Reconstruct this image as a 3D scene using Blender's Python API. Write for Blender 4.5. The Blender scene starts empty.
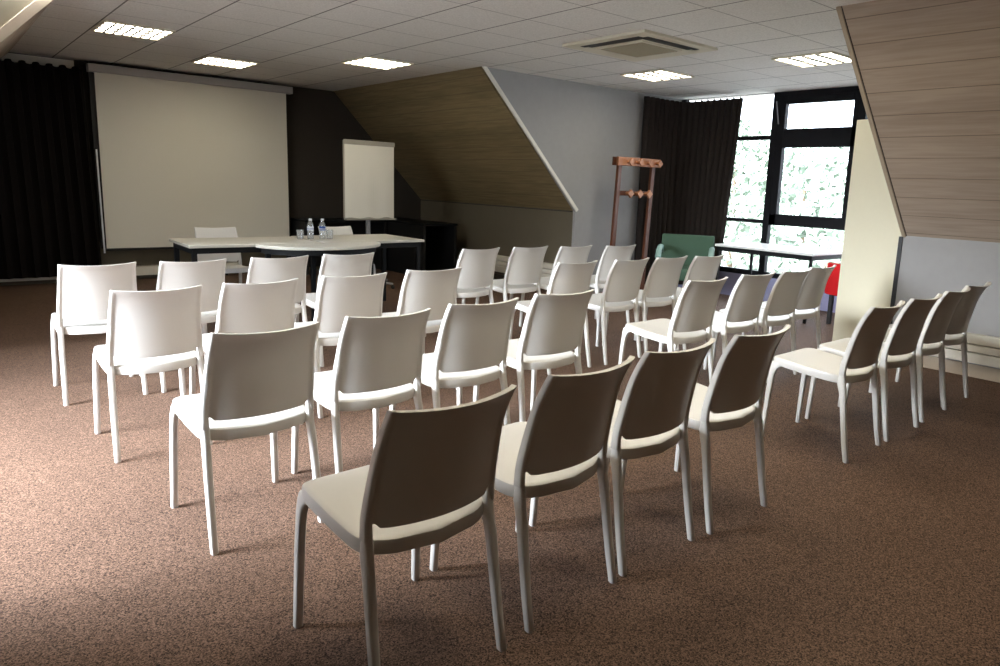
import bpy, bmesh, math, random
from mathutils import Vector, Matrix, noise

random.seed(4)
PI = math.pi
scene = bpy.context.scene
col = scene.collection

# ------------------------------------------------------------------ camera
cam_data = bpy.data.cameras.new('camera')
cam = bpy.data.objects.new('camera', cam_data)
col.objects.link(cam)
cam_data.sensor_width = 36.0
cam_data.lens = 0.709076 * 36.0
cam_data.shift_x = -0.03814
cam_data.shift_y = -0.01993
cam_data.clip_start = 0.05
cam_data.clip_end = 400
PITCH, ROLL, YAW = math.radians(10.26978), math.radians(2.143932), math.radians(41.04994)
_fw = Vector((math.sin(YAW), math.cos(YAW), 0)); _rt = Vector((math.cos(YAW), -math.sin(YAW), 0)); _up = Vector((0, 0, 1))
_f2 = _fw * math.cos(PITCH) - _up * math.sin(PITCH)
_u2 = _up * math.cos(PITCH) + _fw * math.sin(PITCH)
_r3 = _rt * math.cos(ROLL) + _u2 * math.sin(ROLL)
_u3 = _u2 * math.cos(ROLL) - _rt * math.sin(ROLL)
m = Matrix.Identity(4)
for i in range(3):
    m[i][0] = _r3[i]; m[i][1] = _u3[i]; m[i][2] = -_f2[i]
m[0][3], m[1][3], m[2][3] = 0.0, 0.0, 1.3395
cam.matrix_world = m
scene.camera = cam

# ------------------------------------------------------------------ light of the sky, exposure
world = bpy.data.worlds.new('sky')
scene.world = world
world.use_nodes = True
wt = world.node_tree
bg = wt.nodes['Background']
SKY = 9.0            # even overcast sky
GLOW = 165.0           # bright hazy patch of sky round the veiled sun, on the left side of the building
GLOW_DIR = Vector((-1.0, 0.09, 0.66)).normalized()
_tc = wt.nodes.new('ShaderNodeTexCoord')
_dp = wt.nodes.new('ShaderNodeVectorMath'); _dp.operation = 'DOT_PRODUCT'; _dp.inputs[1].default_value = GLOW_DIR
_nm = wt.nodes.new('ShaderNodeVectorMath'); _nm.operation = 'NORMALIZE'
wt.links.new(_tc.outputs['Generated'], _nm.inputs[0]); wt.links.new(_nm.outputs[0], _dp.inputs[0])
_mr = wt.nodes.new('ShaderNodeMapRange'); _mr.interpolation_type = 'SMOOTHSTEP'
_mr.inputs['From Min'].default_value = 0.80; _mr.inputs['From Max'].default_value = 1.0
wt.links.new(_dp.outputs['Value'], _mr.inputs['Value'])
_mx = wt.nodes.new('ShaderNodeMix'); _mx.data_type = 'RGBA'
wt.links.new(_mr.outputs[0], _mx.inputs[0])
_mx.inputs[6].default_value = (0.85 * SKY, 0.93 * SKY, 1.0 * SKY, 1)
_mx.inputs[7].default_value = (0.90 * GLOW, 0.95 * GLOW, 1.0 * GLOW, 1)
wt.links.new(_mx.outputs[2], bg.inputs[0])
bg.inputs[1].default_value = 1.0
vs = scene.view_settings
vs.view_transform = 'Standard'
vs.look = 'None'
vs.gamma = 1.0
vs.use_curve_mapping = False
vs.exposure = 0.0
LAMP = 18.5           # radiance of the fluorescent ceiling lights
scene.cycles.use_denoising = True
scene.cycles.max_bounces = 10
scene.cycles.diffuse_bounces = 6
scene.cycles.transparent_max_bounces = 12
scene.cycles.sample_clamp_indirect = 8.0

def portal(name, loc, rot, sx, sy):
    ld = bpy.data.lights.new(name, 'AREA')
    ld.shape = 'RECTANGLE'; ld.size = sx; ld.size_y = sy
    ld.cycles.is_portal = True
    o = bpy.data.objects.new(name, ld); col.objects.link(o)
    o.location = loc; o.rotation_euler = rot
    return o

# ------------------------------------------------------------------ materials
def mat(name, color, rough=0.5, spec=0.5, metal=0.0, var=0.04, scale=30.0, bump=0.0, bscale=None):
    mm = bpy.data.materials.new(name); mm.use_nodes = True
    nt = mm.node_tree; N = nt.nodes; L = nt.links
    b = N['Principled BSDF']
    b.inputs['Roughness'].default_value = rough
    b.inputs['Specular IOR Level'].default_value = spec
    b.inputs['Metallic'].default_value = metal
    tc = N.new('ShaderNodeTexCoord')
    nz = N.new('ShaderNodeTexNoise'); nz.inputs['Scale'].default_value = scale; nz.inputs['Detail'].default_value = 3
    L.new(tc.outputs['Object'], nz.inputs['Vector'])
    mr = N.new('ShaderNodeMapRange')
    mr.inputs['To Min'].default_value = 1 - var; mr.inputs['To Max'].default_value = 1 + var
    L.new(nz.outputs['Fac'], mr.inputs['Value'])
    mx = N.new('ShaderNodeVectorMath'); mx.operation = 'SCALE'
    mx.inputs[0].default_value = color
    L.new(mr.outputs['Result'], mx.inputs['Scale'])
    L.new(mx.outputs['Vector'], b.inputs['Base Color'])
    if bump:
        bp = N.new('ShaderNodeBump'); bp.inputs['Strength'].default_value = bump; bp.inputs['Distance'].default_value = 0.004
        if bscale:
            n2 = N.new('ShaderNodeTexNoise'); n2.inputs['Scale'].default_value = bscale
            L.new(tc.outputs['Object'], n2.inputs['Vector']); L.new(n2.outputs['Fac'], bp.inputs['Height'])
        else:
            L.new(nz.outputs['Fac'], bp.inputs['Height'])
        L.new(bp.outputs['Normal'], b.inputs['Normal'])
    return mm

def emit(name, color, strength):
    mm = bpy.data.materials.new(name); mm.use_nodes = True
    nt = mm.node_tree; nt.nodes.clear()
    e = nt.nodes.new('ShaderNodeEmission'); o = nt.nodes.new('ShaderNodeOutputMaterial')
    e.inputs[0].default_value = (*color, 1); e.inputs[1].default_value = strength
    nt.links.new(e.outputs[0], o.inputs[0])
    return mm

def glass(name, tint=(1, 1, 1), refl=0.06, milk=0.0):
    mm = bpy.data.materials.new(name); mm.use_nodes = True
    nt = mm.node_tree; nt.nodes.clear(); N = nt.nodes; L = nt.links
    t = N.new('ShaderNodeBsdfTransparent'); t.inputs[0].default_value = (*tint, 1)
    g = N.new('ShaderNodeBsdfGlossy'); g.inputs['Roughness'].default_value = 0.03
    fr = N.new('ShaderNodeLayerWeight'); fr.inputs['Blend'].default_value = 0.25
    ml = N.new('ShaderNodeMath'); ml.operation = 'MULTIPLY_ADD'; ml.inputs[1].default_value = 0.5; ml.inputs[2].default_value = refl * 0.5
    L.new(fr.outputs['Fresnel'], ml.inputs[0])
    mx = N.new('ShaderNodeMixShader'); o = N.new('ShaderNodeOutputMaterial')
    L.new(ml.outputs[0], mx.inputs[0]); 
    src = t.outputs[0]
    if milk:
        df = N.new('ShaderNodeBsdfTranslucent'); df.inputs[0].default_value = (0.9, 0.93, 0.95, 1)
        d2 = N.new('ShaderNodeBsdfDiffuse'); d2.inputs[0].default_value = (0.9, 0.93, 0.95, 1)
        m1 = N.new('ShaderNodeMixShader'); m1.inputs[0].default_value = 0.5
        L.new(df.outputs[0], m1.inputs[1]); L.new(d2.outputs[0], m1.inputs[2])
        m2 = N.new('ShaderNodeMixShader'); m2.inputs[0].default_value = milk
        L.new(src, m2.inputs[1]); L.new(m1.outputs[0], m2.inputs[2]); src = m2.outputs[0]
    L.new(src, mx.inputs[1]); L.new(g.outputs[0], mx.inputs[2]); L.new(mx.outputs[0], o.inputs[0])
    return mm

def carpet_mat():
    mm = bpy.data.materials.new('carpet'); mm.use_nodes = True
    nt = mm.node_tree; N = nt.nodes; L = nt.links; b = N['Principled BSDF']
    b.inputs['Roughness'].default_value = 0.7; b.inputs['Specular IOR Level'].default_value = 0.15
    tc = N.new('ShaderNodeTexCoord')
    n1 = N.new('ShaderNodeTexVoronoi'); n1.inputs['Scale'].default_value = 270
    sx = N.new('ShaderNodeSeparateColor')
    n2 = N.new('ShaderNodeTexNoise'); n2.inputs['Scale'].default_value = 2.2; n2.inputs['Detail'].default_value = 3
    L.new(tc.outputs['Object'], n1.inputs['Vector']); L.new(tc.outputs['Object'], n2.inputs['Vector'])
    r = N.new('ShaderNodeValToRGB')
    r.color_ramp.elements[0].position = 0.05; r.color_ramp.elements[0].color = (0.024, 0.013, 0.0085, 1)
    r.color_ramp.elements[1].position = 1.0; r.color_ramp.elements[1].color = (0.245, 0.153, 0.107, 1)
    L.new(n1.outputs['Color'], sx.inputs[0]); L.new(sx.outputs[0], r.inputs[0])
    mr = N.new('ShaderNodeMapRange'); mr.inputs['To Min'].default_value = 0.82; mr.inputs['To Max'].default_value = 1.18
    L.new(n2.outputs['Fac'], mr.inputs['Value'])
    sc = N.new('ShaderNodeVectorMath'); sc.operation = 'SCALE'
    L.new(r.outputs[0], sc.inputs[0]); L.new(mr.outputs[0], sc.inputs['Scale']); L.new(sc.outputs[0], b.inputs['Base Color'])
    bp = N.new('ShaderNodeBump'); bp.inputs['Strength'].default_value = 0.08; bp.inputs['Distance'].default_value = 0.003
    L.new(n1.outputs['Distance'], bp.inputs['Height']); L.new(bp.outputs[0], b.inputs['Normal'])
    return mm

def line_mask(N, L, src, origin, pitch, width):
    """1 on a joint line, 0 elsewhere"""
    a = N.new('ShaderNodeMath'); a.operation = 'SUBTRACT'; a.inputs[1].default_value = origin - pitch / 2
    L.new(src, a.inputs[0])
    d = N.new('ShaderNodeMath'); d.operation = 'DIVIDE'; d.inputs[1].default_value = pitch; L.new(a.outputs[0], d.inputs[0])
    f = N.new('ShaderNodeMath'); f.operation = 'FRACT'; L.new(d.outputs[0], f.inputs[0])
    s = N.new('ShaderNodeMath'); s.operation = 'SUBTRACT'; s.inputs[1].default_value = 0.5; L.new(f.outputs[0], s.inputs[0])
    ab = N.new('ShaderNodeMath'); ab.operation = 'ABSOLUTE'; L.new(s.outputs[0], ab.inputs[0])
    lt = N.new('ShaderNodeMath'); lt.operation = 'LESS_THAN'; lt.inputs[1].default_value = width / pitch / 2; L.new(ab.outputs[0], lt.inputs[0])
    return lt.outputs[0]

def tile_mat():
    mm = bpy.data.materials.new('ceiling_tiles'); mm.use_nodes = True
    nt = mm.node_tree; N = nt.nodes; L = nt.links; b = N['Principled BSDF']
    b.inputs['Roughness'].default_value = 0.85; b.inputs['Specular IOR Level'].default_value = 0.2
    tc = N.new('ShaderNodeTexCoord'); sp = N.new('ShaderNodeSeparateXYZ'); L.new(tc.outputs['Object'], sp.inputs[0])
    mx = line_mask(N, L, sp.outputs['X'], 1.262, 0.567, 0.012)
    my = line_mask(N, L, sp.outputs['Y'], 3.70, 0.600, 0.009)
    nz = N.new('ShaderNodeTexNoise'); nz.inputs['Scale'].default_value = 90; nz.inputs['Detail'].default_value = 4
    L.new(tc.outputs['Object'], nz.inputs['Vector'])
    r = N.new('ShaderNodeValToRGB')
    r.color_ramp.elements[0].position = 0.35; r.color_ramp.elements[0].color = (0.66, 0.65, 0.62, 1)
    r.color_ramp.elements[1].position = 0.6; r.color_ramp.elements[1].color = (0.78, 0.77, 0.74, 1)
    L.new(nz.outputs['Fac'], r.inputs[0])
    a = N.new('ShaderNodeMath'); a.operation = 'MULTIPLY'; a.inputs[1].default_value = 0.85; L.new(mx, a.inputs[0])
    c = N.new('ShaderNodeMath'); c.operation = 'MULTIPLY'; c.inputs[1].default_value = 0.6; L.new(my, c.inputs[0])
    mxm = N.new('ShaderNodeMath'); mxm.operation = 'MAXIMUM'; L.new(a.outputs[0], mxm.inputs[0]); L.new(c.outputs[0], mxm.inputs[1])
    mix = N.new('ShaderNodeMix'); mix.data_type = 'RGBA'
    L.new(mxm.outputs[0], mix.inputs[0]); L.new(r.outputs[0], mix.inputs[6]); mix.inputs[7].default_value = (0.045, 0.042, 0.04, 1)
    L.new(mix.outputs[2], b.inputs['Base Color'])
    return mm

def plank_mat(name, c0, c1, pitch=0.2, origin=0.0):
    """local x runs down the slope (board widths), local y along the boards"""
    mm = bpy.data.materials.new(name); mm.use_nodes = True
    nt = mm.node_tree; N = nt.nodes; L = nt.links; b = N['Principled BSDF']
    b.inputs['Roughness'].default_value = 0.6; b.inputs['Specular IOR Level'].default_value = 0.3
    tc = N.new('ShaderNodeTexCoord'); sp = N.new('ShaderNodeSeparateXYZ'); L.new(tc.outputs['Object'], sp.inputs[0])
    mp = N.new('ShaderNodeMapping'); mp.inputs['Scale'].default_value = (38, 2.2, 10); L.new(tc.outputs['Object'], mp.inputs[0])
    nz = N.new('ShaderNodeTexNoise'); nz.inputs['Scale'].default_value = 1.0; nz.inputs['Detail'].default_value = 5; nz.inputs['Distortion'].default_value = 0.6
    L.new(mp.outputs[0], nz.inputs['Vector'])
    # each board a slightly different tone
    dv = N.new('ShaderNodeMath'); dv.operation = 'DIVIDE'; dv.inputs[1].default_value = pitch; L.new(sp.outputs['X'], dv.inputs[0])
    fl = N.new('ShaderNodeMath'); fl.operation = 'FLOOR'; L.new(dv.outputs[0], fl.inputs[0])
    wn = N.new('ShaderNodeTexWhiteNoise'); wn.noise_dimensions = '1D'; L.new(fl.outputs[0], wn.inputs['W'])
    ad = N.new('ShaderNodeMath'); ad.operation = 'MULTIPLY_ADD'; ad.inputs[1].default_value = 0.22; L.new(wn.outputs['Value'], ad.inputs[0])
    sb = N.new('ShaderNodeMath'); sb.operation = 'SUBTRACT'; sb.inputs[1].default_value = 0.11; L.new(nz.outputs['Fac'], sb.inputs[0])
    L.new(sb.outputs[0], ad.inputs[2])
    r = N.new('ShaderNodeValToRGB')
    r.color_ramp.elements[0].position = 0.3; r.color_ramp.elements[0].color = (*c0, 1)
    r.color_ramp.elements[1].position = 0.7; r.color_ramp.elements[1].color = (*c1, 1)
    L.new(ad.outputs[0], r.inputs[0])
    ln = line_mask(N, L, sp.outputs['X'], origin, pitch, 0.007)
    mu = N.new('ShaderNodeMath'); mu.operation = 'MULTIPLY'; mu.inputs[1].default_value = 0.6; L.new(ln, mu.inputs[0])
    mix = N.new('ShaderNodeMix'); mix.data_type = 'RGBA'
    L.new(mu.outputs[0], mix.inputs[0]); L.new(r.outputs[0], mix.inputs[6]); mix.inputs[7].default_value = (0.09, 0.065, 0.045, 1)
    L.new(mix.outputs[2], b.inputs['Base Color'])
    return mm

M = {}
M['carpet'] = carpet_mat()
M['tiles'] = tile_mat()
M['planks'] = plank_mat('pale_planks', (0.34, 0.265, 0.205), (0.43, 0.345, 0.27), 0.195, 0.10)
M['planks_far_shaded'] = plank_mat('shaded_planks', (0.17, 0.127, 0.062), (0.25, 0.192, 0.10), 0.195, 0.10)  # same boards as the near slope, their dimmer light put into the colour
M['front_paint'] = mat('dark_brown_paint', (0.050, 0.042, 0.034), 0.8, 0.2, var=0.06, scale=8)
M['grey_paint'] = mat('grey_plaster', (0.33, 0.325, 0.32), 0.85, 0.2, var=0.05, scale=14, bump=0.15, bscale=120)
M['taupe_and_shade_paint'] = mat('taupe_and_shade_plaster', (0.135, 0.115, 0.08), 0.85, 0.2, var=0.05, scale=10, bump=0.1, bscale=120)  # taupe of the foot band; on the far walls, shade put into the colour
M['dark_paint'] = mat('dark_back_paint', (0.05, 0.045, 0.04), 0.9, 0.1)
M['white_trim'] = mat('pale_wood_trim', (0.78, 0.75, 0.68), 0.6, 0.3)
M['beige_trim'] = mat('beige_wood_trim', (0.42, 0.34, 0.25), 0.6, 0.3)
M['black'] = mat('black_paint', (0.012, 0.012, 0.012), 0.5, 0.4)
M['window_frame'] = mat('black_aluminium', (0.008, 0.008, 0.010), 0.55, 0.12)
M['plastic'] = mat('white_plastic', (0.68, 0.665, 0.63), 0.38, 0.5, var=0.015, scale=60, bump=0.03, bscale=700)
M['curtain'] = mat('black_curtain_cloth', (0.007, 0.0055, 0.005), 0.95, 0.1, var=0.2, scale=40)
M['curtain_brown'] = mat('dark_brown_curtain_cloth', (0.030, 0.024, 0.021), 0.95, 0.1, var=0.2, scale=40)
M['screen'] = mat('screen_fabric', (0.74, 0.72, 0.64), 0.9, 0.1, var=0.01)
M['casing'] = mat('screen_casing', (0.42, 0.41, 0.40), 0.5, 0.4)
M['tabletop'] = mat('pale_laminate', (0.56, 0.54, 0.48), 0.35, 0.5, var=0.03)
M['table_metal'] = mat('charcoal_metal', (0.009, 0.010, 0.011), 0.55, 0.15)
M['whitetop'] = mat('white_laminate', (0.78, 0.78, 0.78), 0.35, 0.5, var=0.02)
M['radiator'] = mat('cream_enamel', (0.66, 0.63, 0.54), 0.45, 0.4, var=0.02)
M['cream_panel'] = mat('cream_laminate', (0.72, 0.68, 0.52), 0.6, 0.3, var=0.02)
M['paper'] = mat('white_paper', (0.80, 0.78, 0.70), 0.9, 0.1, var=0.01)
M['board'] = mat('board_grey', (0.34, 0.32, 0.27), 0.5, 0.3)
M['steel'] = mat('grey_steel', (0.35, 0.35, 0.35), 0.35, 0.5, metal=0.6)
M['wood_red'] = mat('red_brown_wood', (0.10, 0.030, 0.010), 0.45, 0.4, var=0.25, scale=14)
M['wood_peg'] = mat('orange_wood', (0.38, 0.155, 0.065), 0.45, 0.4, var=0.15, scale=18)
M['green'] = mat('green_upholstery', (0.065, 0.12, 0.082), 0.8, 0.2, var=0.08, scale=80)
M['mint'] = mat('pale_green_upholstery', (0.26, 0.40, 0.36), 0.6, 0.3, var=0.05, scale=80)
M['red'] = mat('red_upholstery', (0.55, 0.012, 0.015), 0.7, 0.2, var=0.06, scale=80)
M['ac'] = mat('cream_plastic', (0.66, 0.62, 0.50), 0.5, 0.4, var=0.02)
M['ac_grille'] = mat('grille_plastic', (0.40, 0.36, 0.26), 0.6, 0.3)
M['louver'] = mat('louver_aluminium', (0.10, 0.095, 0.085), 0.6, 0.2)
M['lamp'] = emit('fluorescent_glow', (1.0, 0.90, 0.70), LAMP)
M['pane'] = glass('window_glass', (0.97, 0.98, 1.0), 0.04)
M['bottle'] = glass('clear_bottle_plastic', (0.92, 0.95, 0.97), 0.30, 0.28)
M['glassware'] = glass('clear_glass', (0.94, 0.95, 0.95), 0.35, 0.12)
M['label_blue'] = mat('blue_label', (0.03, 0.09, 0.35), 0.5, 0.4)
M['label_white'] = mat('white_label', (0.75, 0.78, 0.82), 0.5, 0.4)
M['sill_blue'] = mat('lavender_grey_paint', (0.30, 0.30, 0.46), 0.6, 0.3)
M['leaf'] = mat('tree_leaves', (0.15, 0.19, 0.145), 0.8, 0.2, var=0.5, scale=3)
M['bark'] = mat('tree_bark', (0.12, 0.09, 0.06), 0.9, 0.1, var=0.3, scale=8)
M['ground'] = mat('outdoor_ground', (0.23, 0.225, 0.215), 0.95, 0.1, var=0.2, scale=0.6)

# ------------------------------------------------------------------ mesh helpers
def obj(name, bm, m_, parent=None, smooth=None, bevel=0.0, seg=2):
    bmesh.ops.remove_doubles(bm, verts=bm.verts, dist=1e-6)
    bmesh.ops.recalc_face_normals(bm, faces=bm.faces)
    if bevel:
        ed = [e for e in bm.edges if len(e.link_faces) == 2 and e.calc_face_angle(0) > math.radians(45)]
        bmesh.ops.bevel(bm, geom=ed, offset=bevel, segments=seg, profile=0.5, affect='EDGES', clamp_overlap=True)
    me = bpy.data.meshes.new(name); bm.to_mesh(me); bm.free()
    ms = m_ if isinstance(m_, (list, tuple)) else [m_]
    for k in ms: me.materials.append(k)
    if smooth is not None:
        for p in me.polygons: p.use_smooth = True
        me.set_sharp_from_angle(angle=math.radians(smooth))
    o = bpy.data.objects.new(name, me); col.objects.link(o)
    if parent is not None: o.parent = parent
    return o

def box(bm, x0, x1, y0, y1, z0, z1, mtx=None, mi=0):
    vs_ = [bm.verts.new((x, y, z)) for z in (z0, z1) for y in (y0, y1) for x in (x0, x1)]
    if mtx is not None:
        for v in vs_: v.co = mtx @ v.co
    for f in ((0, 2, 3, 1), (4, 5, 7, 6), (0, 1, 5, 4), (2, 6, 7, 3), (0, 4, 6, 2), (1, 3, 7, 5)):
        fc = bm.faces.new([vs_[i] for i in f]); fc.material_index = mi
    return vs_

def bx(*a, **k):
    bm = bmesh.new(); box(bm, *a, **k); return bm

def loft(bm, rings, cap=True, closed=True, mi=0):
    R = [[bm.verts.new(p) for p in r] for r in rings]
    n = len(R[0])
    for a, b in zip(R, R[1:]):
        for i in range(n if closed else n - 1):
            j = (i + 1) % n
            f = bm.faces.new((a[i], a[j], b[j], b[i])); f.material_index = mi
    if cap:
        for r in (R[0], R[-1]):
            try:
                f = bm.faces.new(r); f.material_index = mi
            except ValueError: pass
    return R

def rrect(cx, cy, z, hx, hy, n=16, p=4.0):
    out = []
    for i in range(n):
        t = 2 * PI * (i + 0.5) / n
        c, s = math.cos(t), math.sin(t)
        out.append((cx + hx * math.copysign(abs(c) ** (2 / p), c), cy + hy * math.copysign(abs(s) ** (2 / p), s), z))
    return out

def lathe(bm, prof, n=20, cx=0, cy=0, mi=0, cap=True):
    rings = [[(cx + r * math.cos(2 * PI * i / n), cy + r * math.sin(2 * PI * i / n), z) for i in range(n)] for r, z in prof]
    loft(bm, rings, cap, True, mi)

def tube(bm, pts, r, n=10, mi=0):
    pts = [Vector(p) for p in pts]
    rings = []
    up = Vector((0, 0, 1))
    for i, p in enumerate(pts):
        d = (pts[min(i + 1, len(pts) - 1)] - pts[max(i - 1, 0)]).normalized()
        a = d.cross(up)
        if a.length < 1e-3: a = d.cross(Vector((0, 1, 0)))
        a.normalize(); b = d.cross(a).normalized()
        rr = r[i] if isinstance(r, (list, tuple)) else r
        rings.append([p + a * rr * math.cos(2 * PI * k / n) + b * rr * math.sin(2 * PI * k / n) for k in range(n)])
    loft(bm, rings, True, True, mi)

def prism(bm, poly, axis, a0, a1, mi=0):
    """poly: 2-D outline in the plane across axis 'x','y' or 'z', extruded from a0 to a1"""
    def P(u, v, a):
        return {'x': (a, u, v), 'y': (u, a, v), 'z': (u, v, a)}[axis]
    A = [bm.verts.new(P(u, v, a0)) for u, v in poly]; B = [bm.verts.new(P(u, v, a1)) for u, v in poly]
    n = len(poly)
    for i in range(n):
        j = (i + 1) % n
        bm.faces.new((A[i], A[j], B[j], B[i])).material_index = mi
    bm.faces.new(A).material_index = mi; bm.faces.new(B).material_index = mi

def empty(name, label, cat, loc=(0, 0, 0), rz=0.0, group=None):
    o = bpy.data.objects.new(name, None); col.objects.link(o)
    o.empty_display_size = 0.2
    o.location = loc; o.rotation_euler = (0, 0, rz)
    return tag(o, label, cat, group)

def tag(o, label, cat, group=None):
    o['label'] = label; o['category'] = cat
    if group: o['group'] = group
    return o

def struct(name, bm, m_, parent=None, label=None, **k):
    o = obj(name, bm, m_, parent, **k)
    if parent is None: o['kind'] = 'structure'
    if label: o['label'] = label
    return o

def dup(root, loc, rz, label):
    r = root.copy(); col.objects.link(r); r.location = loc; r.rotation_euler = (0, 0, rz); r['label'] = label
    for ch in list(root.children):
        c = ch.copy(); col.objects.link(c); c.parent = r
        for g in list(ch.children):
            d = g.copy(); col.objects.link(d); d.parent = c
    return r

# ------------------------------------------------------------------ the room
H = 2.54                       # flat ceiling
XL, XR = 0.87, 4.60            # where the slopes leave the ceiling
KL, KR, KZ = -0.58, 6.05, 1.04 # knee walls and their height
YF, YB = 9.90, -3.2            # screen wall, wall behind
DF, DN = 6.33, 2.45            # far and near cheek of the dormers
WR, WL = 7.95, -2.48           # dormer windows
DNL = 2.68
T = 0.12

struct('floor', bx(WL - 1, WR + 0.6, YB - T, YF + T, -0.12, 0.0), M['carpet'], label='brown speckled carpet floor')
bm = bmesh.new()
box(bm, XL, XR, YB, YF, H, H + T)
box(bm, XR, WR + 0.2, DN, DF, H, H + T)
box(bm, WL - 0.2, XL, DNL, DF, H, H + T)
struct('ceiling', bm, M['tiles'], label='suspended ceiling of square grey tiles')

SL = math.hypot(KR - XR, H - KZ)
SA = math.atan2(H - KZ, KR - XR)
def slope(name, side, y0, y1, label, m_='planks'):
    bm = bmesh.new()
    box(bm, -0.02, SL + 0.02, 0, y1 - y0, 0.0, 0.10)
    o = struct(name, bm, M[m_], label=label)
    if side > 0:
        o.matrix_world = Matrix.Translation((XR, y0, H)) @ Matrix.Rotation(SA, 4, 'Y')
    else:
        o.matrix_world = Matrix.Translation((XL, y1, H)) @ Matrix.Rotation(PI, 4, 'Z') @ Matrix.Rotation(SA, 4, 'Y')
    return o
slope('ceiling_slope_right_near', 1, YB, DN, 'pale plank roof slope at right, near the camera')
slope('ceiling_slope_right_far', 1, DF + 0.04, YF, 'pale plank roof slope beside the flip chart', 'planks_far_shaded')
slope('ceiling_slope_left_near', -1, YB, DNL, 'plank roof slope behind the camera at left')
slope('ceiling_slope_left_far', -1, DF + 0.14, YF, 'plank roof slope beside the black curtain')

# knee walls
struct('wall_right_near', bx(KR, KR + T, YB, DN, 0, KZ + 0.06), M['grey_paint'], label='low grey wall under the near right slope')
struct('wall_right_far', bx(KR, KR + T, DF + 0.04, YF, 0, KZ + 0.06), M['taupe_and_shade_paint'], label='low wall under the far right slope, shade in its colour')
struct('wall_left_near', bx(KL - T, KL, YB, DNL, 0, KZ + 0.06), M['grey_paint'])
struct('wall_left_far', bx(KL - T, KL, DF + 0.14, YF, 0, KZ + 0.06), M['taupe_and_shade_paint'])

def cheek(name, side, y0, y1, m_='grey_paint', up=0.0):
    if side > 0:
        poly = [(XR + up, H + 0.05), (WR + 0.1, H + 0.05), (WR + 0.1, 0), (KR + 0.002 + up, 0), (KR + 0.002 + up, KZ)]
    else:
        poly = [(XL - 0.0, H + 0.05), (KL - 0.002, KZ), (KL - 0.002, 0), (WL - 0.1, 0), (WL - 0.1, H + 0.05)]
    bm = bmesh.new(); prism(bm, poly, 'y', y0, y1)
    return struct(name, bm, M[m_])
cheek('wall_dormer_far', 1, DF, DF + 0.1)['label'] = 'grey dormer side wall behind the coat rack'
cheek('wall_dormer_near', 1, DN - 0.1, DN - 0.005, 'grey_paint', 0.03)
cheek('wall_left_dormer_far', -1, DF + 0.1, DF + 0.2, 'taupe_and_shade_paint')  # darker paint stands in for shade on this cheek
cheek('wall_left_dormer_near', -1, DNL - 0.1, DNL)

# trims along the slope edges
def edge_trim(name, side, y0, y1, below, above, m_):
    d = Vector((KR - XR, KZ - H)).normalized(); nn = Vector((-d.y, d.x))   # nn points up and out
    if side > 0: a, b = Vector((XR, H)), Vector((KR, KZ))
    else:
        a, b = Vector((XL, H)), Vector((KL, KZ)); d = (b - a).normalized(); nn = Vector((d.y, -d.x))
    a = a - d * 0.0; b = b + d * 0.015
    poly = [a - nn * below, b - nn * below, b + nn * above, a + nn * above]
    bm = bmesh.new(); prism(bm, [tuple(p) for p in poly], 'y', y0, y1)
    return struct(name, bm, m_, bevel=0.003)
edge_trim('trim_1', 1, DF - 0.022, DF, 0.004, 0.038, M['white_trim'])['label'] = 'pale strip along the far slope edge'
edge_trim('trim_2', 1, DN - 0.020, DN + 0.012, 0.010, 0.05, M['beige_trim'])['label'] = 'beige strip along the near slope edge'
edge_trim('trim_3', -1, DF + 0.06, DF + 0.1, 0.005, 0.06, M['beige_trim'])
edge_trim('trim_4', 1, DN - 0.026, DN - 0.020, 0.003, 0.02, M['black'])
struct('trim_5', bx(KR - 0.012, KR + T, DN, DN + 0.03, 0, KZ - 0.01), M['black'], label='black upright strip at the end of the low grey wall')
struct('trim_6', bx(KR - 0.004, KR + 0.02, DF + 0.05, YF, KZ - 0.018, KZ - 0.004), M['front_paint'])

# front wall with a curtained window on its left
bm = bmesh.new()
box(bm, WL - 0.2, KR + 0.4, YF, YF + T, 0, H + 0.2)
struct('wall_front', bm, M['front_paint'], label='dark brown wall behind the screen')
struct('trim_7', bx(KL, 4.6, YF - 0.014, YF, 0, 0.46), M['taupe_and_shade_paint'], label='taupe band along the foot of the front wall')
struct('trim_8', bx(0.80, 1.46, YF - 0.03, YF, 2.43, 2.53), M['white_trim'], label='pale strip of wall showing above the black curtain')
struct('wall_back', bx(WL - 0.2, KR + 0.4, YB - T, YB, 0, H + 0.2), M['dark_paint'])

def window(name, axis_x, ys, zs, heavy, label=None, fr=0.055, depth=0.07):
    """window in a plane x = axis_x; ys / zs: borders; heavy: list of bars (y0,y1,z0,z1)"""
    bm = bmesh.new()
    for (a, b, c, d) in heavy: box(bm, axis_x, axis_x + depth, a, b, c, d)
    return bm

# right dormer window wall: glazing from y=2.6 to 6.2, z 0.34 to 2.5
bm = bmesh.new()
X0, X1 = WR, WR + 0.07
bars = [
    (2.45, 4.925, 2.475, 2.56), (4.925, 6.33, 2.54, 2.56),      # head
    (2.45, 6.33, 0.30, 0.365),       # sill bar
    (4.845, 4.925, 0.30, 2.56),      # mullion
    (4.925, 6.33, 1.985, 2.035),     # transoms left of it
    (4.925, 6.33, 0.965, 1.01),
    (3.78, 3.87, 0.30, 2.56),        # post at the right
    (3.87, 4.845, 0.955, 1.09),      # heavy transoms right of it
    (2.45, 3.78, 0.955, 1.09), (2.45, 3.78, 1.885, 2.105),
    (3.87, 4.845, 1.885, 2.105),
    (4.755, 4.845, 0.955, 2.5), (3.87, 3.925, 0.955, 2.5), (3.925, 4.755, 2.395, 2.475),
    (6.25, 6.33, 0.30, 2.56), (2.45, 2.53, 0.30, 2.56),
]
for i, (a, b, c, d) in enumerate(bars): box(bm, X0 - (0.004 if i % 2 else 0), X1, a, b, c, d)
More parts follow.
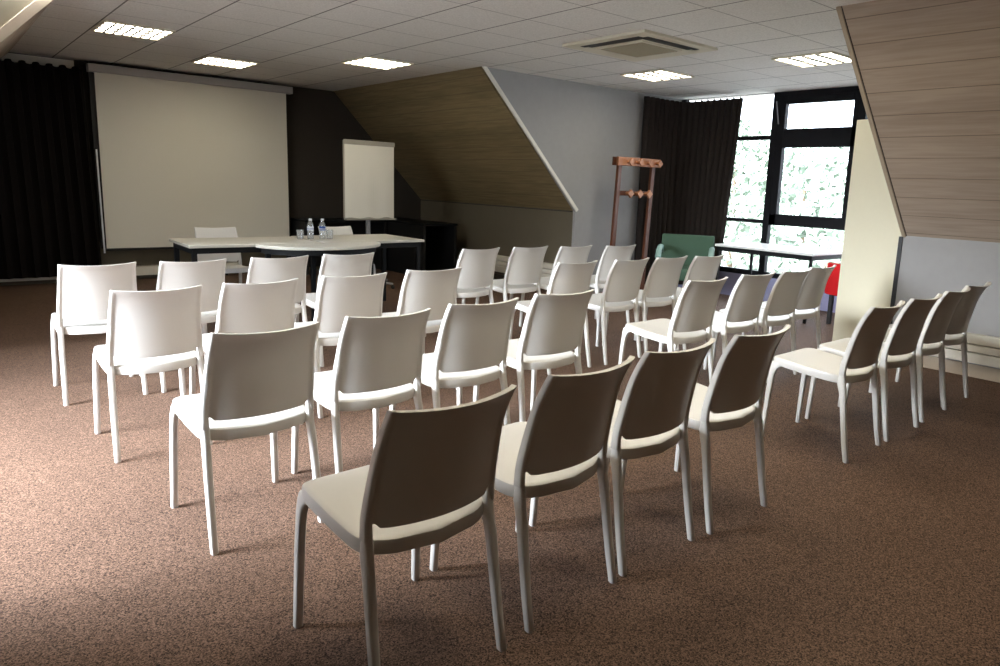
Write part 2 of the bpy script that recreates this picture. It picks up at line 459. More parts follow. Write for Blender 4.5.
w1 = struct('window_1', bm, M['window_frame'], label='black framed dormer window beside the curtain', bevel=0.004)
bm = bmesh.new()
box(bm, X0 + 0.03, X0 + 0.036, 2.5, 6.28, 0.34, 2.5)
struct('window_glass', bm, M['pane'], w1)
bm = bmesh.new(); tube(bm, [(X0 - 0.02, 4.875, 2.43), (X0 - 0.06, 4.80, 2.16)], 0.007)
struct('window_stay', bm, M['steel'], w1, label='thin metal stay at the top pane')
struct('wall_dormer_window', bx(WR, WR + 0.14, DN - 0.1, DF + 0.1, 0, 0.30), M['sill_blue'], label='lavender grey wall under the dormer window')
# left dormer window (outside the picture, lights the room)
bm = bmesh.new()
for (a, b, c, d) in [(DNL, DF + 0.1, 2.47, 2.6), (DNL, DF + 0.1, 0.30, 0.38), (DNL, DNL + 0.07, 0.3, 2.6), (DF + 0.03, DF + 0.1, 0.3, 2.6), (3.4, 3.47, 0.3, 2.5), (4.9, 4.97, 0.3, 2.5)]:
    box(bm, WL - 0.07, WL, a, b, c, d)
w2 = struct('window_2', bm, M['window_frame'])
struct('window_glass', bx(WL - 0.04, WL - 0.034, DNL + 0.03, DF + 0.07, 0.34, 2.5), M['pane'], w2)
struct('wall_left_dormer_window', bx(WL - 0.14, WL, DNL - 0.1, DF + 0.2, 0, 0.30), M['grey_paint'])
portal('portal_right', (WR + 0.16, (DN + DF) / 2, 1.42), (0, PI / 2, 0), 2.2, DF - DN)
portal('portal_left', (WL - 0.16, (DNL + DF) / 2, 1.42), (0, -PI / 2, 0), 2.2, DF - DNL + 0.1)


# ------------------------------------------------------------------ outside
g = struct('ground', bx(-60, 90, -60, 90, -4.2, -4.0), M['ground'])
def tree(x, y, h, r, seed, label):
    t = empty('tree', label, 'tree', (x, y, -4.0), 0, 'trees outside the dormer window')
    rnd = random.Random(seed)
    bm = bmesh.new(); tube(bm, [(0, 0, 0), (0.05, 0.05, h * 0.4), (0.0, 0.1, h * 0.75)], [0.2, 0.15, 0.06])
    obj('trunk', bm, M['bark'], t, smooth=60)
    bm = bmesh.new()
    for k in range(int(420 * r * r)):
        while True:
            p = Vector((rnd.uniform(-1, 1), rnd.uniform(-1, 1), rnd.uniform(-1, 1)))
            if 0.35 < p.length < 1: break
        p = Vector((p.x * r, p.y * r, h * 0.62 + p.z * h * 0.38))
        s = rnd.uniform(0.10, 0.22)
        a = Vector((rnd.gauss(0, 1), rnd.gauss(0, 1), rnd.gauss(0, 1))).normalized()
        b = a.orthogonal().normalized(); c = a.cross(b)
        v = [bm.verts.new(p + b * s), bm.verts.new(p + c * s * 0.6), bm.verts.new(p - b * s), bm.verts.new(p - c * s * 0.6)]
        bm.faces.new(v)
    o = obj('foliage', bm, M['leaf'], t); o['kind'] = 'stuff'
for (x, y, h, r, s, lab) in [(27, 18.2, 8.4, 2.6, 1, 'pale tree seen through the left window panes'),
                             (20, 11.0, 7.3, 2.2, 2, 'pale tree seen in the middle of the dormer window'),
                             (14, 7.0, 5.3, 1.3, 3, 'lower tree seen through the bottom right window pane')]:
    tree(x, y, h, r, s, lab)

# ------------------------------------------------------------------ chairs
def interp(tab, z):
    if z <= tab[0][0]: return tab[0][1]
    for (a, va), (b, vb) in zip(tab, tab[1:]):
        if z <= b:
            t = (z - a) / (b - a); return va + (vb - va) * t
    return tab[-1][1]
FRONT = [(0.43, -0.140), (0.50, -0.143), (0.55, -0.153), (0.607, -0.167), (0.65, -0.178), (0.696, -0.192), (0.73, -0.206), (0.76, -0.221), (0.785, -0.235), (0.81, -0.251)]
def smooth(a, b, x):
    t = max(0, min(1, (x - a) / (b - a))); return t * t * (3 - 2 * t)

def chair_back():
    bm = bmesh.new()
    us = [-1, -0.975, -0.95, -0.92, -0.89, -0.86, -0.8] + [(-0.7 + 0.1 * i) for i in range(15)] + [0.8, 0.86, 0.89, 0.92, 0.95, 0.975, 1]
    nv = 15
    F, B = [], []
    for j in range(nv + 1):
        v = j / nv
        fr, br = [], []
        for u in us:
            au = abs(u)
            z0 = 0.474 + 0.016 * smooth(0.78, 0.87, au) - 0.046 * smooth(0.885, 0.955, au)
            z1 = 0.812 - 0.010 * (1 - u * u)
            z = z0 + (z1 - z0) * v
            W = 0.2065 + (0.190 - 0.2065) * smooth(0.45, 0.81, z)
            bul = (0.052 - 0.010 * smooth(0.49, 0.81, z)) * (1 - u * u) 
            yf = interp(FRONT, z) - bul
            tf = 0.028 - 0.005 * smooth(0.47, 0.80, z)      # frame depth
            tp = 0.013                                       # panel
            k = smooth(0.89, 0.955, au)
            rim = smooth(0.93, 1.0, v)
            tpp = tp + (0.022 - tp) * rim
            yo = 0.004 * (1 - k)
            fr.append(bm.verts.new((u * W, yf - yo, z)))
            br.append(bm.verts.new((u * W, yf - yo - (tpp + (tf - tpp) * k), z)))
        F.append(fr); B.append(br)
    n = len(us)
    for j in range(nv):
        for i in range(n - 1):
            bm.faces.new((F[j][i], F[j][i + 1], F[j + 1][i + 1], F[j + 1][i]))
            bm.faces.new((B[j][i + 1], B[j][i], B[j + 1][i], B[j + 1][i + 1]))
        bm.faces.new((F[j][0], F[j + 1][0], B[j + 1][0], B[j][0]))
        bm.faces.new((F[j][-1], B[j][-1], B[j + 1][-1], F[j + 1][-1]))
    for i in range(n - 1):
        bm.faces.new((F[0][i + 1], F[0][i], B[0][i], B[0][i + 1]))
        bm.faces.new((F[nv][i], F[nv][i + 1], B[nv][i + 1], B[nv][i]))
    return bm

def seat_z(x, y):
    base = interp([(-0.21, 0.438), (-0.12, 0.437), (0.0, 0.441), (0.12, 0.452), (0.19, 0.460), (0.235, 0.460)], y)
    return base + 0.006 * (abs(x) / 0.2) ** 2

def chair_seat():
    N_ = 64
    out = []
    # outline: rounded front, bowed rear
    for i in range(N_):
        t = 2 * PI * i / N_
        c, s = math.cos(t), math.sin(t)
        p = 9.0
        x = 0.2065 * math.copysign(abs(c) ** (2 / p), c)
        if s >= 0: y = 0.03 + (0.208 + 0.006 * (1 - (x / 0.2065) ** 2)) * abs(s) ** (2 / p)
        else: y = 0.03 - (0.176 + 0.060 * (1 - (x / 0.2065) ** 2)) * abs(s) ** (2 / p)
        out.append((x, y))
    def ring(sc, dz, flat=None):
        r = []
        for x, y in out:
            xx, yy = x * sc, 0.03 + (y - 0.03) * sc
            r.append((xx, yy, (seat_z(xx, yy) if flat is None else flat) + dz))
        return r
    rings = [ring(0.02, 0), ring(0.3, 0), ring(0.55, 0), ring(0.75, 0), ring(0.9, 0), ring(0.965, -0.0005), ring(0.99, -0.004), ring(1.0, -0.011),
             ring(1.0, -0.036), ring(0.992, -0.043), ring(0.95, -0.045), ring(0.92, -0.040), ring(0.88, -0.022), ring(0.5, -0.02), ring(0.02, -0.02)]
    bm = bmesh.new(); loft(bm, rings)
    return bm

def chair_leg(front, sx):
    bm = bmesh.new()
    if front:
        st = [(0.0, 0.207, 0.244, 0.0100, 0.0100), (0.004, 0.207, 0.244, 0.0128, 0.0128), (0.10, 0.2045, 0.2395, 0.0132, 0.0135), (0.25, 0.2005, 0.2325, 0.0140, 0.0148),
              (0.34, 0.1975, 0.2265, 0.0136, 0.0155), (0.375, 0.1960, 0.2225, 0.0140, 0.0175), (0.395, 0.1945, 0.2185, 0.0142, 0.0205), (0.41, 0.1930, 0.2125, 0.0144, 0.026),
              (0.422, 0.1920, 0.203, 0.0144, 0.035), (0.432, 0.1910, 0.190, 0.0142, 0.046), (0.440, 0.190, 0.176, 0.013, 0.056)]
    else:
        st = [(0.0, 0.202, -0.2275, 0.0100, 0.0105), (0.004, 0.202, -0.2275, 0.0128, 0.0132), (0.10, 0.2005, -0.2085, 0.0132, 0.0142), (0.20, 0.1985, -0.193, 0.0138, 0.0152),
              (0.30, 0.1965, -0.178, 0.0141, 0.0160), (0.355, 0.1950, -0.1690, 0.0143, 0.0180), (0.38, 0.1940, -0.1620, 0.0138, 0.020), (0.40, 0.1930, -0.1575, 0.0138, 0.0215),
              (0.425, 0.1925, -0.1575, 0.0140, 0.0180), (0.45, 0.1920, -0.1565, 0.0132, 0.0140), (0.49, 0.1915, -0.1575, 0.0115, 0.0115), (0.53, 0.1900, -0.1620, 0.0095, 0.0085)]
    loft(bm, [rrect(sx * x, y, z, hx, hy, 20, 3.0) for z, x, y, hx, hy in st])
    return bm

def make_chair(label):
    t = empty('chair', label, 'chair', group='white chairs set out in rows')
    obj('seat', chair_seat(), M['plastic'], t, smooth=40)
    obj('backrest', chair_back(), M['plastic'], t, smooth=40, bevel=0.0028, seg=2)
    for f in (True, False):
        for s in (-1, 1):
            obj('leg', chair_leg(f, s), M['plastic'], t, smooth=50)
    return t

ROWS = {
 1: [(0.736,4.896,-0.029),(1.223,4.889,0.041),(1.768,4.905,0.009),(2.280,4.937,-0.016),(3.437,4.955,0.040),(3.969,4.946,0.010),(4.443,4.871,0.008),(4.949,4.784,-0.027)],
 2: [(0.790,3.828,-0.004),(1.261,3.857,0.045),(1.812,3.898,-0.029),(2.361,3.938,-0.032),(3.510,3.880,0.002),(4.066,3.866,0.028),(4.537,3.858,0.016),(4.983,3.811,-0.011)],
 3: [(0.881,2.725,0.020),(1.395,2.774,0.005),(1.913,2.824,-0.019),(2.456,2.859,-0.056),(3.621,2.840,-0.006),(4.212,2.866,0.010),(4.682,2.856,0.035),(5.141,2.899,0.016)],
 4: [(0.963,1.673,0.024),(1.473,1.711,0.082),(1.951,1.744,0.027),(2.460,1.741,0.023),(3.657,1.779,0.037),(4.176,1.789,0.003),(4.700,1.816,0.043),(5.160,1.846,-0.008)]}
ROWNAME = {1: 'front row facing the desk', 2: 'second row back from the desk', 3: 'third row back from the desk', 4: 'rear row, farthest from the desk'}
POS = ['leftmost', 'second from left', 'third from left', 'beside the aisle']
POS2 = ['beside the aisle', 'second from the aisle', 'third from the aisle', 'nearest the right wall']
chair0 = None
for rw in (4, 3, 2, 1):
    for k, (x, y, th) in enumerate(ROWS[rw]):
        side = 'left block' if k < 4 else 'right block'
        lab = 'white plastic chair, %s, %s, %s' % (side, ROWNAME[rw], (POS[k] if k < 4 else POS2[k - 4]))
        if chair0 is None:
            chair0 = make_chair(lab); chair0.location = (x, y, 0); chair0.rotation_euler = (0, 0, th)
        else:
            dup(chair0, (x, y, 0), th, lab)
for (x, y, th, lab) in [(2.155, 7.10, PI - 0.05, 'white plastic chair behind the left end of the desk, facing the rows'),
                        (3.405, 7.06, PI + 0.05, 'white plastic chair behind the round-ended desk, partly hidden by the bottles')]:
    c = dup(chair0, (x, y, 0), th, lab); c['group'] = 'white chairs behind the desk'

# ------------------------------------------------------------------ desk tables
def rect_table(name, x0, x1, y0, y1, rz, label, group, top_m, h=0.74, inset=0.03, leg=0.04):
    cx, cy = (x0 + x1) / 2, (y0 + y1) / 2; w, d = (x1 - x0) / 2, (y1 - y0) / 2
    t = empty(name, label, 'table', (cx, cy, 0), rz, group)
    obj('tabletop', bx(-w, w, -d, d, h - 0.025, h), top_m, t, bevel=0.004)
    bm = bmesh.new(); i = inset
    box(bm, -w + i, w - i, -d + i, -d + i + 0.025, h - 0.075, h - 0.025); box(bm, -w + i, w - i, d - i - 0.025, d - i, h - 0.075, h - 0.025)
    box(bm, -w + i, -w + i + 0.025, -d + i + 0.025, d - i - 0.025, h - 0.075, h - 0.025); box(bm, w - i - 0.025, w - i, -d + i + 0.025, d - i - 0.025, h - 0.075, h - 0.025)
    obj('apron', bm, M['table_metal'], t)
    for sx in (-1, 1):
        for sy in (-1, 1):
            a, b = sx * (w - i - leg / 2), sy * (d - i - leg / 2)
            obj('leg', bx(a - leg / 2, a + leg / 2, b - leg / 2, b + leg / 2, 0, h - 0.025), M['table_metal'], t, bevel=0.004)
    return t
rect_table('desk_table', 1.65, 2.765, 6.27, 6.99, -0.03, 'rectangular pale table forming the left half of the desk', 'tables of the front desk', M['tabletop'])
rect_table('desk_table', 2.80, 3.88, 6.27, 7.05, 0.03, 'rectangular pale table forming the right half of the desk', 'tables of the front desk', M['tabletop'])
t = empty('half_round_table', 'half round pale table pushed against the front of the desk', 'table', (2.735, 6.235, 0), 0.0, 'tables of the front desk')
bm = bmesh.new()
poly = [(0.575 * math.cos(PI + PI * i / 32), 0.46 * math.sin(PI + PI * i / 32)) for i in range(33)]
prism(bm, poly, 'z', 0.715, 0.741)
obj('tabletop', bm, M['tabletop'], t, bevel=0.004)
bm = bmesh.new()
o_, i_ = [], []
for k in range(33):
    a = PI + PI * k / 32
    o_.append((0.53 * math.cos(a), 0.415 * math.sin(a) - 0.01)); i_.append((0.505 * math.cos(a), 0.39 * math.sin(a) - 0.01))
prism(bm, o_ + i_[::-1], 'z', 0.665, 0.715)
obj('apron', bm, M['table_metal'], t, smooth=40)
for (a, b) in [(-0.49, -0.06), (0.49, -0.06)]:
    obj('leg', bx(a - 0.02, a + 0.02, b - 0.02, b + 0.02, 0, 0.715), M['table_metal'], t, bevel=0.004)
obj('leg', bx(-0.055, 0.055, -0.37, -0.33, 0, 0.715), M['table_metal'], t, bevel=0.004)

# bottles and glasses
def bottle(x, y, band, label):
    t = empty('water_bottle', label, 'bottle', (x, y, 0.741), 0, 'water bottles on the desk')
    bm = bmesh.new()
    lathe(bm, [(0.026, 0), (0.030, 0.006), (0.030, 0.05), (0.0285, 0.06), (0.030, 0.07), (0.030, 0.125), (0.026, 0.145), (0.015, 0.165), (0.0125, 0.172), (0.0125, 0.180)], 20)
    obj('body', bm, M['bottle'], t, smooth=60)
    bm = bmesh.new(); lathe(bm, [(0.0308, 0.085), (0.0308, 0.122)], 24, cap=False); lathe(bm, [(0.0303, 0.122), (0.0303, 0.085)], 24, cap=False)
    lb = obj('label', bm, M[band], t, smooth=60)
    bm = bmesh.new(); lathe(bm, [(0.0312, 0.095), (0.0312, 0.101)], 24, cap=False); lathe(bm, [(0.0307, 0.101), (0.0307, 0.095)], 24, cap=False)
    obj('label_stripe', bm, M['label_white' if band == 'label_blue' else 'label_blue'], lb, smooth=60)
    bm = bmesh.new(); lathe(bm, [(0.0145, 0.176), (0.0145, 0.194), (0.0135, 0.196)], 20)
    obj('cap', bm, M['label_white'], t, smooth=40)
bottle(2.825, 6.63, 'label_white', 'clear water bottle on the desk, left one with pale label')
bottle(2.937, 6.61, 'label_blue', 'clear water bottle on the desk, right one with blue label')
def tumbler(x, y, label):
    bm = bmesh.new()
    lathe(bm, [(0.026, 0.0), (0.031, 0.002), (0.035, 0.088), (0.0335, 0.088), (0.0295, 0.010), (0.020, 0.008)], 24)
    o = obj('drinking_glass', bm, M['glassware'], smooth=50); o.location = (x, y, 0.741)
    tag(o, label, 'glass', 'drinking glasses on the desk')
tumbler(2.735, 6.66, 'clear drinking glass on the desk, left of both bottles')
tumbler(3.005, 6.60, 'clear drinking glass on the desk, right of both bottles')

# ------------------------------------------------------------------ screen, curtains
t = empty('projection_screen', 'large white pull-down projection screen on the dark front wall', 'projection screen', (2.73, 9.70, 0))
obj('casing', bx(-1.17, 1.18, -0.05, 0.07, 2.41, 2.50), M['casing'], t, bevel=0.008)
obj('fabric', bx(-1.105, 1.10, -0.002, 0.002, 0.405, 2.42), M['screen'], t)
obj('bottom_bar', bx(-1.11, 1.105, -0.012, 0.012, 0.378, 0.405), M['black'], t, bevel=0.004)
bm = bmesh.new()
box(bm, -1.155, -1.105, 0.03, 0.05, 0.40, 2.41)
obj('side_bracket', bm, M['black'], t)

def curtain(name, a, b, z0, z1, folds, amp, m_, label, parent=None, flare=(0, 0), scallop=0.012, phase=0.0):
    a, b = Vector(a), Vector(b); d = (b - a); L_ = d.length; d.normalize(); nrm = Vector((-d.y, d.x))
    nu, nv = folds * 10, 10
    bm = bmesh.new(); G = []
    for th in (0.0, 0.006):
        grid = []
        for j in range(nv + 1):
            v = j / nv; row = []
            for i in range(nu + 1):
                u = i / nu
                ph = 2 * PI * folds * u + phase
                am = amp * (0.55 + 0.45 * math.sin(3.1 * u + 1.3) ** 2) * (1.0 - 0.25 * v)
                off = am * (math.sin(ph) + 0.25 * math.sin(2 * ph + 1.0 + 3 * v)) + th
                s = u * L_ + (1 - v) * (flare[0] * (1 - u) + flare[1] * u) + 0.25 * L_ / folds * 0.3 * math.sin(ph * 2)
                p = a + d * s + nrm * off
                z = z0 + (z1 - z0) * v
                if j == nv: z -= scallop * (0.5 + 0.5 * math.cos(ph * 1.0))
                row.append(bm.verts.new((p.x, p.y, z)))
            grid.append(row)
        G.append(grid)
    A, B = G
    for j in range(nv):
        for i in range(nu):
            bm.faces.new((A[j][i], A[j][i + 1], A[j + 1][i + 1], A[j + 1][i]))
            bm.faces.new((B[j][i + 1], B[j][i], B[j + 1][i], B[j + 1][i + 1]))
        bm.faces.new((A[j][0], A[j + 1][0], B[j + 1][0], B[j][0])); bm.faces.new((A[j][nu], B[j][nu], B[j + 1][nu], A[j + 1][nu]))
    for i in range(nu):
        bm.faces.new((A[0][i + 1], A[0][i], B[0][i], B[0][i + 1])); bm.faces.new((A[nv][i], A[nv][i + 1], B[nv][i + 1], B[nv][i]))
    o = obj(name, bm, m_, parent, smooth=70)
    if parent is None: tag(o, label, 'curtain', 'dark curtains')
    return o
c = curtain('curtain', (-0.56, 9.66), (1.50, 9.66), 0.10, 2.445, 17, 0.035, M['curtain'], 'black curtain drawn across the front wall left of the screen', scallop=0.03, flare=(0, 0.06))
bm = bmesh.new(); tube(bm, [(1.575, 9.60, 1.55), (1.585, 9.60, 0.36)], 0.009, 8)
obj('pull_rod', bm, M['label_white'], c, smooth=60)['label'] = 'thin white pull rod at the curtain edge'
curtain('curtain', (7.10, 6.245), (7.90, 6.245), 0.06, 2.50, 8, 0.03, M['curtain_brown'], 'dark brown curtain against the grey side wall behind the coat rack', scallop=0.01)
curtain('curtain', (7.82, 6.25), (7.82, 5.27), 0.06, 2.497, 10, 0.035, M['curtain_brown'], 'dark brown curtain hanging over the left part of the dormer window', scallop=0.012, flare=(0, -0.17))
curtain('curtain', (WL + 0.13, 5.1), (WL + 0.13, 6.40), 0.06, 2.47, 10, 0.035, M['curtain_brown'], 'unseen dark brown curtain added over the far part of the left dormer window')  # added out of view to keep window light off the far cheek
# ------------------------------------------------------------------ radiators and baseboards
def radiator(name, x, y0, y1, z0, z1, depth, label, grooves):
    t = empty(name, label, 'radiator', (x, (y0 + y1) / 2, 0), 0, 'long low radiators along the walls')
    L2 = (y1 - y0) / 2
    zs = [z0] + grooves + [z1]
    for k in range(len(zs) - 1):
        obj('panel', bx(-depth, -0.012, -L2, L2, zs[k] + 0.004, zs[k + 1] - 0.004), M['radiator'], t, bevel=0.006)
    obj('back_plate', bx(-0.03, -0.002, -L2 + 0.01, L2 - 0.01, z0 + 0.01, z1 - 0.01), M['black'], t)
    for yy in (-L2 + 0.15, 0, L2 - 0.15):
        obj('foot', bx(-depth + 0.02, -0.012, yy - 0.02, yy + 0.02, 0, z0 + 0.006), M['radiator'], t)
radiator('radiator', KR, -1.5, 2.36, 0.115, 0.345, 0.07, 'long cream radiator under the near right slope, behind the chair backs', [0.20, 0.262])
radiator('radiator', KR, 6.5, 8.36, 0.125, 0.36, 0.08, 'long cream radiator under the far right slope, beyond the front row', [0.225, 0.285])
struct('baseboard_right', bx(KR - 0.015, KR, YB, DN, 0, 0.10), M['beige_trim'])
struct('baseboard_right_far', bx(KR - 0.012, KR, DF, YF, 0, 0.08), M['front_paint'])
t = empty('radiator', 'long low cream convector along the front wall under the screen', 'radiator', (1.6, 9.88, 0), 0, 'long low radiators along the walls')
obj('panel', bx(-2.1, 1.6, -0.12, 0.0, 0.055, 0.165), M['radiator'], t, bevel=0.006)
for xx in (-1.8, 0, 1.4): obj('foot', bx(xx - 0.02, xx + 0.02, -0.1, -0.02, 0, 0.055), M['black'], t)

# ------------------------------------------------------------------ black counters at the front right corner
def counter(x0, x1, y0, y1, h, label, side_open):
    t = empty('counter', label, 'counter', ((x0 + x1) / 2, (y0 + y1) / 2, 0), 0, 'black counters in the corner')
    w, d = (x1 - x0) / 2, (y1 - y0) / 2
    obj('worktop', bx(-w, w, -d, d, h - 0.03, h), M['table_metal'], t, bevel=0.004)
    for s in (-1, 1):
        a = s * (w - 0.025)
        obj('side_panel', bx(a - 0.02, a + 0.02, -d + 0.01, d, 0, h - 0.03), M['black'], t, bevel=0.003)
    obj('back_panel', bx(-w + 0.045, w - 0.045, d - 0.03, d - 0.01, 0.05, h - 0.03), M['black'], t)
counter(3.92, 5.16, 9.36, 9.87, 0.75, 'low black counter along the front wall behind the flip chart', False)
counter(5.18, 5.74, 8.40, 9.87, 0.75, 'black counter standing out from the corner beside the far radiator', True)

# ------------------------------------------------------------------ flip chart
t = empty('flip_chart', 'white paper flip chart on a round-footed stand behind the desk', 'flip chart', (4.155, 7.98, 0), 0.0)
obj('board', bx(-0.335, 0.335, 0.0, 0.02, 0.85, 1.77), M['board'], t, bevel=0.005)
obj('clamp_bar', bx(-0.335, 0.335, -0.022, 0.0, 1.725, 1.78), M['board'], t, bevel=0.004)
bm = bmesh.new()
nx_ = 24
rings = []
for i in range(nx_ + 1):
    u = i / nx_; x = -0.325 + 0.65 * u
    zb = 0.862 + 0.010 * math.sin(u * 17) * (0.4 + 0.6 * u)
    rings.append([(x, -0.014, 1.725), (x, -0.002, 1.725), (x, -0.002, zb), (x, -0.018 - 0.004 * math.sin(u * 17), zb)])
loft(bm, rings)
pd = obj('paper_pad', bm, M['paper'], t)
obj('tray', bx(-0.335, 0.335, -0.075, 0.0, 0.838, 0.855), M['board'], t, bevel=0.004)
bm = bmesh.new(); tube(bm, [(0, 0.04, 0.05), (0, 0.04, 1.2)], 0.028, 14)
obj('pole', bm, M['steel'], t, smooth=50)
for k in range(5):
    a = 2 * PI * k / 5 + 0.3
    bm = bmesh.new(); tube(bm, [(0, 0.04, 0.09), (0.33 * math.cos(a), 0.04 + 0.33 * math.sin(a), 0.06)], [0.022, 0.013], 10)
    lg = obj('base_leg', bm, M['steel'], t, smooth=50)
    bm = bmesh.new(); lathe(bm, [(0.012, 0.0), (0.024, 0.012), (0.024, 0.035), (0.010, 0.05)], 12, 0.33 * math.cos(a), 0.04 + 0.33 * math.sin(a))
    obj('caster', bm, M['black'], lg, smooth=50)

# ------------------------------------------------------------------ ceiling lights
def ceiling_light(x0, y0, label, w=0.567, d=0.60):
    t = empty('ceiling_light', label, 'ceiling light', (x0 + w / 2, y0 + d / 2, H), 0, 'square louvred ceiling lights')
    a, b = w / 2 - 0.012, d / 2 - 0.012; f = 0.02
    bm = bmesh.new()
    box(bm, -a, a, -b, -b + f, -0.014, 0); box(bm, -a, a, b - f, b, -0.014, 0)
    box(bm, -a, -a + f, -b + f, b - f, -0.014, 0); box(bm, a - f, a, -b + f, b - f, -0.014, 0)
    obj('frame', bm, M['ac'], t)
    obj('diffuser', bx(-a + f, a - f, -b + f, b - f, -0.008, -0.002), M['lamp'], t)
    bm = bmesh.new()
    for k in range(1, 4):
        y = -b + f + (2 * b - 2 * f) * k / 4; box(bm, -a + f, a - f, y - 0.016, y + 0.016, -0.0145, -0.0085)
    for k in range(1, 7):
        x = -a + f + (2 * a - 2 * f) * k / 7; box(bm, x - 0.007, x + 0.007, -b + f, b - f, -0.0140, -0.0086)
    obj('louver', bm, M['louver'], t)
for (lx, ly) in [(1.262, 2.20), (2.396, 2.20), (3.530, 2.12), (1.262, 0.98), (2.396, 0.98), (3.530, 0.98)]:  # out-of-view lights added to brighten the seats, positions guessed
    ceiling_light(lx, ly, 'unseen square louvred ceiling light added above the rows of chairs')
ceiling_light(1.262, 7.02, 'square louvred ceiling light nearest the black curtain, at left')
ceiling_light(2.396, 8.18, 'square louvred ceiling light just in front of the projection screen')
ceiling_light(3.490, 6.76, 'square louvred ceiling light near the top of the far slope')
ceiling_light(5.820, 4.91, 'square louvred ceiling light between the air conditioner and window curtain')
ceiling_light(5.930, 3.16, 'square louvred ceiling light partly hidden by the near right slope')

# ------------------------------------------------------------------ air conditioner
t = empty('air_conditioner', 'square cream cassette air conditioner set in the ceiling', 'air conditioner', (4.79, 4.31, H))
obj('face_plate', bx(-0.47, 0.47, -0.47, 0.47, -0.022, 0.0), M['ac'], t, bevel=0.003)
def slot(L2, off, axis):
    bm = bmesh.new()
    if axis == 'x': box(bm, -L2, L2, off - 0.048, off + 0.048, -0.024, -0.0225)
    else: box(bm, off - 0.048, off + 0.048, -L2, L2, -0.024, -0.0225)
    return bm
obj('air_outlet', slot(0.33, -0.335, 'x'), M['black'], t); obj('air_outlet', slot(0.33, -0.335, 'y'), M['black'], t)
obj('flap', slot(0.33, 0.335, 'x'), M['ac'], t); obj('flap', slot(0.33, 0.335, 'y'), M['ac'], t)
bm = bmesh.new(); box(bm, -0.26, 0.26, -0.26, 0.26, -0.034, -0.022)
obj('surround', bm, M['ac'], t, bevel=0.006)
bm = bmesh.new(); box(bm, -0.235, 0.235, -0.235, 0.235, -0.036, -0.0345)
for k in range(15):
    y = -0.22 + 0.44 * k / 14; box(bm, -0.23, 0.23, y - 0.006, y + 0.006, -0.040, -0.036)
obj('grille', bm, M['ac_grille'], t)

# ------------------------------------------------------------------ cream panel at the dormer corner
t = empty('panel_board', 'tall cream board standing upright between the dormer window and the right slope', 'board', (6.215, 2.775, 0), 0.0)
bm = bmesh.new()
d = Vector((0.175, 0.57, 0)).normalized(); n_ = Vector((d.y, -d.x, 0))
hl = 0.31
pl = [(-hl * d + n_ * 0.0), (hl * d + n_ * 0.0), (hl * d + n_ * 0.035), (-hl * d + n_ * 0.035)]
prism(bm, [(p.x, p.y) for p in pl], 'z', 0.0, 2.0)
obj('board', bm, M['cream_panel'], t, bevel=0.003)

# ------------------------------------------------------------------ coat rack
t = empty('coat_rack', 'red-brown wooden coat rack with pegs by the grey wall', 'coat rack', (6.70, 5.93, 0), -0.03)
def lean(z): return 0.02 + 0.0 * z
for s in (-1, 1):
    bm = bmesh.new()
    rings = []
    for z in (0.03, 0.6, 1.2, 1.66):
        xx = (0.262 if s > 0 else -0.325) - 0.07 * (1.0 - z / 1.66)
        rings.append([(xx - 0.03, -0.02, z), (xx + 0.03, -0.02, z), (xx + 0.03, 0.02, z), (xx - 0.03, 0.02, z)])
    loft(bm, rings)
    p = obj('post', bm, M['wood_red'], t, bevel=0.004)
    obj('foot', bx((0.262 if s > 0 else -0.325) - 0.10, (0.262 if s > 0 else -0.325) - 0.04, -0.22, 0.22, 0.0, 0.045), M['wood_red'], t, bevel=0.006)
obj('top_board', bx(-0.40, 0.345, -0.052, -0.021, 1.60, 1.70), M['wood_peg'], t, bevel=0.005)
obj('top_board', bx(-0.40, 0.345, 0.021, 0.052, 1.60, 1.70), M['wood_red'], t, bevel=0.005)
obj('cross_bar', bx(-0.34, 0.25, -0.012, 0.012, 1.245, 1.305), M['wood_red'], t, bevel=0.004)
def peg(x, z, s=0.036, y0=-0.052, L_=0.10, sgn=-1):
    bm = bmesh.new()
    rings = []
    for dy, k in ((0, 0.45), (0.5, 0.5), (0.72, 1.0), (1.0, 1.0)):
        y = y0 + sgn * L_ * dy
        rings.append([(x, y, z - s * k), (x + s * k, y, z), (x, y, z + s * k), (x - s * k, y, z)])
    loft(bm, rings)
    obj('peg', bm, M['wood_peg'], t, bevel=0.003)
for k in range(4): peg(-0.24 + 0.17 * k, 1.645, 0.045, -0.052, 0.07)
for k in range(3): peg(-0.20 + 0.165 * k, 1.272, 0.052, -0.012, 0.09)
for k in range(3): peg(-0.2 + 0.2 * k, 1.645, 0.034, 0.052, 0.09, 1)

# ------------------------------------------------------------------ window table and lounge chairs
rect_table('window_table', 6.93, 7.69, 3.67, 4.89, -0.01, 'white-topped table with thin black legs standing before the dormer window', 'window table', M['whitetop'], leg=0.03, inset=0.02)

def soft(x0, x1, y0, y1, z0, z1, r=0.03):
    bm = bmesh.new(); box(bm, x0, x1, y0, y1, z0, z1)
    bmesh.ops.recalc_face_normals(bm, faces=bm.faces)
    bmesh.ops.bevel(bm, geom=list(bm.edges), offset=r, segments=4, profile=0.5, affect='EDGES', clamp_overlap=True)
    return bm
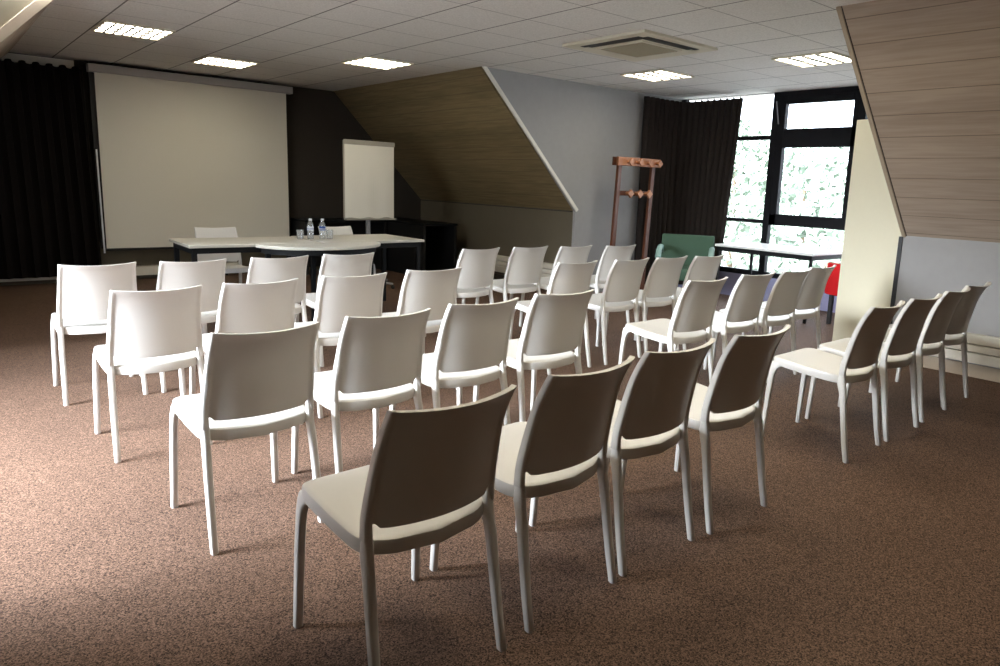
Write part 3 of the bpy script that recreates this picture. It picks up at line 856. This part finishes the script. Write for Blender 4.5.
# local: faces -x
t = empty('armchair', 'green upholstered armchair in front of the brown curtain', 'armchair', (6.86, 5.24, 0), 0.60, 'upholstered chairs by the window')
obj('seat', soft(-0.30, 0.22, -0.26, 0.26, 0.30, 0.44), M['green'], t, smooth=40)
bm = soft(0.20, 0.29, -0.315, 0.315, 0.36, 0.80, 0.02)
for v in bm.verts: v.co.x += 0.12 * (v.co.z - 0.36)
obj('backrest', bm, M['green'], t, smooth=40)
for s in (-1, 1):
    bm = bmesh.new()
    pts = [(0.20, s * 0.30, 0.60), (0.10, s * 0.30, 0.655), (-0.08, s * 0.30, 0.665), (-0.22, s * 0.30, 0.64), (-0.285, s * 0.30, 0.56), (-0.29, s * 0.30, 0.44), (-0.27, s * 0.29, 0.34)]
    tube(bm, pts, [0.028, 0.030, 0.032, 0.034, 0.034, 0.032, 0.028], 12)
    obj('armrest', bm, M['mint'], t, smooth=60)
for sx in (-0.24, 0.18):
    for sy in (-0.22, 0.22):
        bm = bmesh.new(); tube(bm, [(sx, sy, 0.31), (sx * 1.1, sy * 1.08, 0.0)], [0.02, 0.013], 10)
        obj('leg', bm, M['black'], t, smooth=60)

t = empty('armchair', 'low red upholstered tub chair half hidden by the cream board', 'armchair', (7.38, 3.355, 0), -PI / 2, 'upholstered chairs by the window')
obj('seat', soft(-0.22, 0.20, -0.20, 0.20, 0.30, 0.42), M['red'], t, smooth=40)
bm = bmesh.new()
o_, i_ = [], []
for k in range(25):
    a = -PI * 0.80 + PI * 1.6 * k / 24
    def se(r, a, p=4):
        c, s = math.cos(a), math.sin(a)
        return (r * math.copysign(abs(c) ** (2 / p), c), r * math.copysign(abs(s) ** (2 / p), s))
    o_.append(se(0.30, a)); i_.append(se(0.235, a))
prism(bm, o_ + i_[::-1], 'z', 0.32, 0.65)
obj('backrest', bm, M['red'], t, smooth=40, bevel=0.015)
for sx in (-0.2, 0.2):
    for sy in (-0.2, 0.2):
        obj('leg', bx(sx - 0.02, sx + 0.02, sy - 0.02, sy + 0.02, 0, 0.325), M['black'], t, bevel=0.004)
